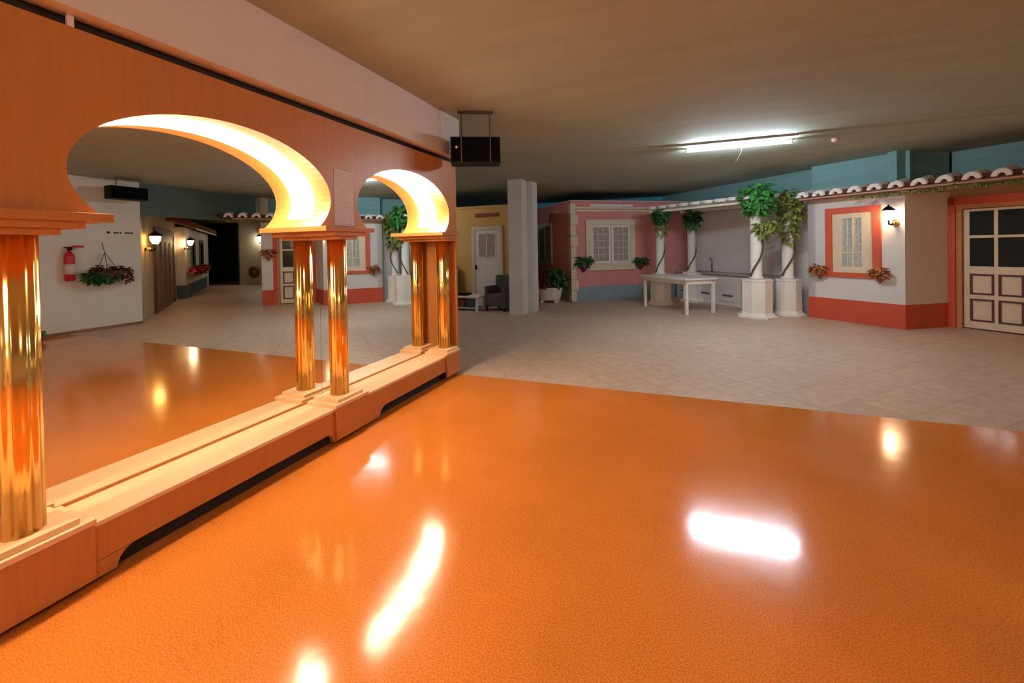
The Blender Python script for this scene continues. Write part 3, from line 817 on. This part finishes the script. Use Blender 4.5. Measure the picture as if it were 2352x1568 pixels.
# small table with a board, chair, armchair
st = thing('side_table', (-2.15, 9.75, 0), 'small low white table beside the end of the arcade', 'table')
MB().box(-2.62, -1.70, 9.45, 10.0, 0.33, 0.37).build('table_top', WHITE, st, bevel=0.004)
for x in (-2.58, -1.78):
    for y in (9.49, 9.92):
        MB().box(x, x + 0.05, y, y + 0.05, 0, 0.33).build('leg', WHITE, st)
MB().box(-2.52, -1.80, 9.52, 9.93, 0.06, 0.08).build('shelf', WHITE, st)
o = MB().box(-2.52, -2.08, 9.55, 9.88, 0.371, 0.42).build('tray', BLACK); tag(o, 'flat dark tray lying on the small low white table', 'tray')
for x, c_, lb in ((-2.42, STEELBLUE, 'dark blue box on the shelf under the small white table, left side'), (-2.02, STEELBLUE, 'dark blue box on the shelf under the small white table, right side'), (-2.22, SIGNRED, 'red box between two dark blue boxes under the small white table')):
    o = MB().box(x - 0.07, x + 0.07, 9.6, 9.85, 0.0805, 0.26).build('storage_box', c_); tag(o, lb, 'box', 'boxes under the small table')
def armchair(x, y, m, label, w=0.62, hb=0.85, rot=0):
    t = thing('armchair', (x, y, 0), label, 'armchair')
    d_ = Vector((math.cos(rot), math.sin(rot), 0)); n_ = Vector((-d_.y, d_.x, 0))
    f = lambda: MB((x, y, 0), d_, n_)
    f().box(-w / 2 + 0.08, w / 2 - 0.08, -0.30, 0.20, 0.12, 0.42).build('seat', m, t, bevel=0.03)
    f().box(-w / 2, w / 2, 0.18, 0.34, 0.10, hb).build('backrest', m, t, bevel=0.04)
    for a in (-w / 2, w / 2 - 0.09):
        f().box(a, a + 0.09, -0.30, 0.20, 0.08, 0.60).build('armrest', m, t, bevel=0.02)
    for a in (-w / 2 + 0.03, w / 2 - 0.07):
        for b2 in (-0.28, 0.25):
            f().box(a, a + 0.04, b2, b2 + 0.04, 0, 0.12).build('leg', BLACK, t)
    return t
armchair(-1.28, 9.95, GREYCLOTH, 'dark grey armchair standing in front of the cream door beside the pillar', rot=-0.2)
armchair(-2.95, 10.05, LILAC, 'lilac grey chair half hidden by the end of the arcade', w=0.5, hb=1.1)

# ================================================================== white table
TB = [Vector(p) for p in ((2.03, 11.40, 0), (3.02, 10.15, 0), (3.65, 10.60, 0), (2.66, 11.85, 0))]
tc = sum(TB, Vector()) / 4
tdv = (TB[0] - TB[1]).normalized(); tnv = Vector((-tdv.y, tdv.x, 0))
if tnv.dot(TB[2] - TB[1]) > 0: tnv = -tnv
tt = thing('dining_table', tc, 'rectangular white table standing in front of the pergola', 'table')
TL = (TB[0] - TB[1]).length; TW = (TB[2] - TB[1]).length
def tf(): return MB(TB[1], tdv, -tnv)
tf().box(-0.05, TL + 0.05, -0.05, TW + 0.05, 0.765, 0.80).build('table_top', WHITE, tt, bevel=0.004)
tf().box(0.03, TL - 0.03, 0.0, 0.02, 0.67, 0.765).box(0.03, TL - 0.03, TW - 0.02, TW, 0.67, 0.765).box(0.0, 0.02, 0.03, TW - 0.03, 0.67, 0.765).box(TL - 0.02, TL, 0.03, TW - 0.03, 0.67, 0.765).build('apron', WHITE, tt)
for a in (0, TL - 0.06):
    for b2 in (0, TW - 0.06):
        tf().box(a, a + 0.06, b2, b2 + 0.06, 0, 0.765).build('leg', WHITE, tt, bevel=0.003)

# ================================================================== right-hand white wall (seen in the mirror)
wA = Vector((8.30, 5.95, 0)); wd = Vector((0.0, -1.0, 0)); wn_ = Vector((-1.0, 0, 0))
struct(MB().box(8.30, 8.50, -5.0, 5.95, 0, ZC).build('wall_right', WHITE_WALL))
struct(MB().box(8.285, 8.30, -5.0, 5.95, 0, 0.06).build('baseboard_right', BROWNDOOR))
def wf(): return MB((8.30, 0, 0), (0, 1, 0), (-1, 0, 0))
ext = thing('fire_extinguisher', (8.22, 4.70, 1.05), 'red fire extinguisher mounted on the white wall, seen in the mirror', 'fire extinguisher')
ec = wf().lathe((4.70, 0.085, 1.05), [(0.06, 0.0), (0.078, 0.02), (0.08, 0.46), (0.065, 0.53), (0.03, 0.57), (0.028, 0.60)], 20).build('cylinder', REDPAINT, ext)
wf().lathe((4.70, 0.085, 1.18), [(0.0815, 0.0), (0.0815, 0.20)], 20).build('label', LABELW, ec, 'pale paper label')
wf().box(4.68, 4.74, 0.06, 0.11, 1.65, 1.70).box(4.62, 4.76, 0.07, 0.10, 1.70, 1.715).build('valve', BLACK, ext)
wf().box(4.74, 4.92, 0.075, 0.10, 1.70, 1.745).build('discharge_horn', REDPAINT, ext)
wf().box(4.66, 4.74, 0.0005, 0.03, 1.5, 1.6).build('bracket', METAL, ext)
hb_ = thing('hanging_basket', (8.12, 5.25, 0.95), 'hanging basket of dark red and green flowers on the white wall, seen in the mirror', 'hanging basket')
wf().lathe((5.25, 0.20, 1.02), [(0.05, 0.0), (0.18, 0.05), (0.28, 0.14), (0.30, 0.19)], 20, sy=.6).build('basket', VINE, hb_)
for a in (-0.16, 0.0, 0.16):
    wf().tube([(5.25 + a, 0.18, 1.25), (5.25, 0.10, 1.60), (5.25, 0.02, 1.80)], 0.006, 5).build('chain', METAL, hb_)
rng = random.Random(5)
f = wf(); blob_leaves(f, (5.16, 0.2, 1.12), 0.30, 0.14, 0.14, 260, 0.11, 0.08, rng); tag(f.build('foliage', DARKGREEN, hb_), kind='stuff')
f = wf(); blob_leaves(f, (5.24, 0.22, 1.23), 0.27, 0.14, 0.11, 240, 0.08, 0.06, rng); blob_leaves(f, (5.56, 0.2, 1.12), 0.10, 0.10, 0.17, 110, 0.08, 0.06, rng); tag(f.build('flowers', MAROON, hb_, 'dark red flowers'), kind='stuff')
gp = thing('potted_plant', (8.0, 4.14, 0), 'small green plant on the floor by the white wall, seen in the mirror', 'potted plant')
MB((8.0, 4.14, 0)).lathe((0, 0, 0.0), [(0.06, 0.0), (0.085, 0.10), (0.09, 0.12)], 16).build('pot', TERRA, gp)
f = MB((8.0, 4.14, 0)); blob_leaves(f, (0, 0, 0.15), 0.10, 0.10, 0.07, 60, 0.07, 0.05, random.Random(77)); tag(f.build('foliage', GREEN, gp), kind='stuff')
# small lettering marks on the wall: a disc and two worn rows of letters, too small to read
sg = thing('painted_lettering', (8.29, 5.6, 1.97), 'small dark lettering on the white wall above the basket, seen in the mirror', 'sign')
wf().tube([(5.37, 0.0005, 2.02), (5.37, 0.006, 2.02)], 0.028, 14).build('mark', INK, sg)
for a, wdt in ((5.46, .05), (5.52, .03), (5.57, .025), (5.66, .05), (5.72, .04), (5.77, .04)):
    wf().box(a, a + wdt, 0.0005, 0.005, 1.995, 2.03).build('letter', INK, sg)

# end of the white wall, lintel over the corridor
struct(MB().box(8.31, 8.51, 5.95, 8.78, 2.42, ZC).build('wall_lintel', mat('shaded_teal_paint', (0.09, 0.14, 0.14, 1), .8)))  # wall teal darkened in the colour, for the unlit stretch over the corridor
struct(MB().box(8.5, 9.0, 5.75, 5.95, 0, ZC).build('wall_right', WHITE_WALL))
# corridor wall with brown door
cA = Vector((8.6, 6.1, 0)); cB = Vector((13.0, 9.45, 0)); cd = (cB - cA).normalized(); cn = Vector((-cd.y, cd.x, 0))
def kf(): return MB(cA, cd, cn)
CL = (cB - cA).length
struct(kf().box(0, CL, -0.2, 0.0, 0, ZC).build('wall_corridor', BEIGE))
d3 = struct(kf().frame(1.5, 4.9, 0.0, 2.25, 0.16, 0.0, 0.05, wb=0.001).build('door_3', mat('dark_brown_frame', (0.12, 0.05, 0.02, 1), .6)))
kf().box(1.66, 4.74, 0.002, 0.03, 0.01, 2.09).build('door_leaf', BROWNDOOR, d3)
for k in range(4):
    kf().frame(1.75 + 0.75 * k, 2.40 + 0.75 * k, 0.2, 1.9, 0.05, 0.03, 0.045).build('door_panel', BROWNDOOR, d3)
lantern(cA + cd * 0.45 + cn * 0.0 + Vector((0, 0, 1.9)), cd, cn, 'amber glowing lantern at the white wall end, leftmost lamp seen in the mirror', LAMP_O, 1.6)
# blue and white house in the corridor
bA = Vector((13.0, 9.45, 0)); bB = Vector((18.5, 13.9, 0)); bd = (bB - bA).normalized(); bn = Vector((-bd.y, bd.x, 0))
def bf(): return MB(bA, bd, bn)
bh = thing('blue_white_house_facade', bA + bd * 3.3, 'small white house front with a slate blue base, seen in the mirror', 'house front')
bf().box(0.0, 6.9, -0.1, 0.25, 0.46, 2.45).build('front_wall', WHITE, bh)
bf().box(0.0, 6.9, -0.1, 0.26, 0.0, 0.46).build('painted_base', STEELBLUE, bh)
bf().box(5.9, 6.3, 0.26, 0.30, 0.0, 2.3).build('white_post', WHITE, bh)
for s0, s1 in ((1.3, 2.3), (3.6, 4.8)):
    bw = bf().frame(s0, s1, 0.95, 2.1, 0.14, 0.25, 0.29).build('window_frame', STEELBLUE, bh)
    bf().box(s0 + .14, s1 - .14, 0.252, 0.27, 1.09, 1.96).build('window_pane', DARKGLASS, bw)
lantern(bA + bd * -0.1 + bn * 0.25 + Vector((0, 0, 1.92)), bd, bn, 'warm lit lantern on the small blue and white house, seen in the mirror', LAMP_M, 1.35)
wb_ = thing('window_box', bA + bd * 3.3 + bn * 0.35 + Vector((0, 0, .8)), 'long window box of crimson flowers on the blue and white house, seen in the mirror', 'window box')
bf().box(0.3, 5.5, 0.252, 0.42, 0.78, 0.88).build('box', TERRA, wb_)
rng = random.Random(44)
f = bf(); blob_leaves(f, (2.9, 0.36, 0.95), 2.6, 0.12, 0.13, 520, 0.17, 0.12, rng); tag(f.build('flowers', REDPET, wb_), kind='stuff')
# its tiled eave
ev = thing('corridor_eave', bA + bd * 3 + bn * .5 + Vector((0, 0, 2.4)), 'small tiled eave over the blue and white house, seen in the mirror', 'roof eave')
bf().prism([(0.55, 2.40), (0.55, 2.44), (-0.1, 2.66), (-0.1, 2.60)], -1.8, 6.9, axis='s').build('deck', TERRA, ev)
bf().box(0.0, 6.9, 0.56, 0.60, 2.36, 2.42).build('fascia', WHITE, ev)
for k in range(14):
    s = -1.6 + 0.62 * k
    vs = []; seg = 8; rr = 0.17
    for tt_, zz in ((0.62, 2.43), (-0.1, 2.66)):
        for j in range(seg + 1):
            a = PI * j / seg
            vs.append((s + rr * math.cos(a), tt_, zz + rr * .9 * math.sin(a)))
    bf().add(vs, [(j, j + 1, seg + 2 + j, seg + 1 + j) for j in range(seg)] + [tuple(range(seg + 1))], True).build('roof_tile', TERRA, ev)
# corridor back: dark opening and beige wall
qA = Vector((18.7, 13.85, 0)); qB = Vector((14.6, 14.9, 0)); qd = (qB - qA).normalized(); qn = Vector((-qd.y, qd.x, 0))
if qn.y > 0: qn = -qn
def qf(): return MB(qA, qd, qn)
struct(qf().box(2.15, 5.2, -0.2, 0.0, 0, ZC).box(-0.9, 2.15, -0.2, 0.0, 2.95, ZC).build('wall_corridor', BEIGE))
dk = struct(qf().frame(0.0, 2.15, 0.0, 2.98, 0.06, -0.1, 0.03, wb=.001).build('door_4', mat('dark_frame', (0.05, 0.04, 0.03, 1), .7)))
struct(MB(qA, qd, qn).box(-1.2, 3.0, -2.7, -2.5, 0, ZC).box(-1.2, -1.0, -2.5, 0, 0, ZC).box(2.9, 3.1, -2.5, -0.2, 0, ZC).build('wall_corridor', DARKROOM))
o = qf().box(0.5, 1.1, -2.3, -2.1, 0.0, 2.2).build('curtain', SIGNRED); tag(o, 'dim reddish curtain inside the dark doorway, seen in the mirror', 'curtain')
wr = thing('twig_wreath', qA + qd * 2.95 + qn * 0.05 + Vector((0, 0, .6)), 'round brown wreath on the beige corridor wall, seen in the mirror', 'wreath')
ring_pts = [(2.95 + 0.19 * math.cos(2 * PI * k / 20), 0.09, 0.62 + 0.21 * math.sin(2 * PI * k / 20)) for k in range(20)]
qf().tube(ring_pts, 0.085, 8, closed=True).build('twig_ring', mat('brown_twigs', (0.18, 0.06, 0.02, 1), .8, var=.4, scale=30), wr)
lantern(qA + qd * 3.35 + Vector((0, 0, 2.2)), qd, qn, 'white lit lantern on the beige corridor wall, seen in the mirror', LAMP_W, 1.5)
# outer shell so nothing is open
struct(MB().box(9.0, 21, 5.55, 5.75, 0, ZC).box(20.8, 21, 5.75, 17, 0, ZC).box(-6, 21, 16.8, 17, 0, ZC).build('wall_outer', DARKROOM))
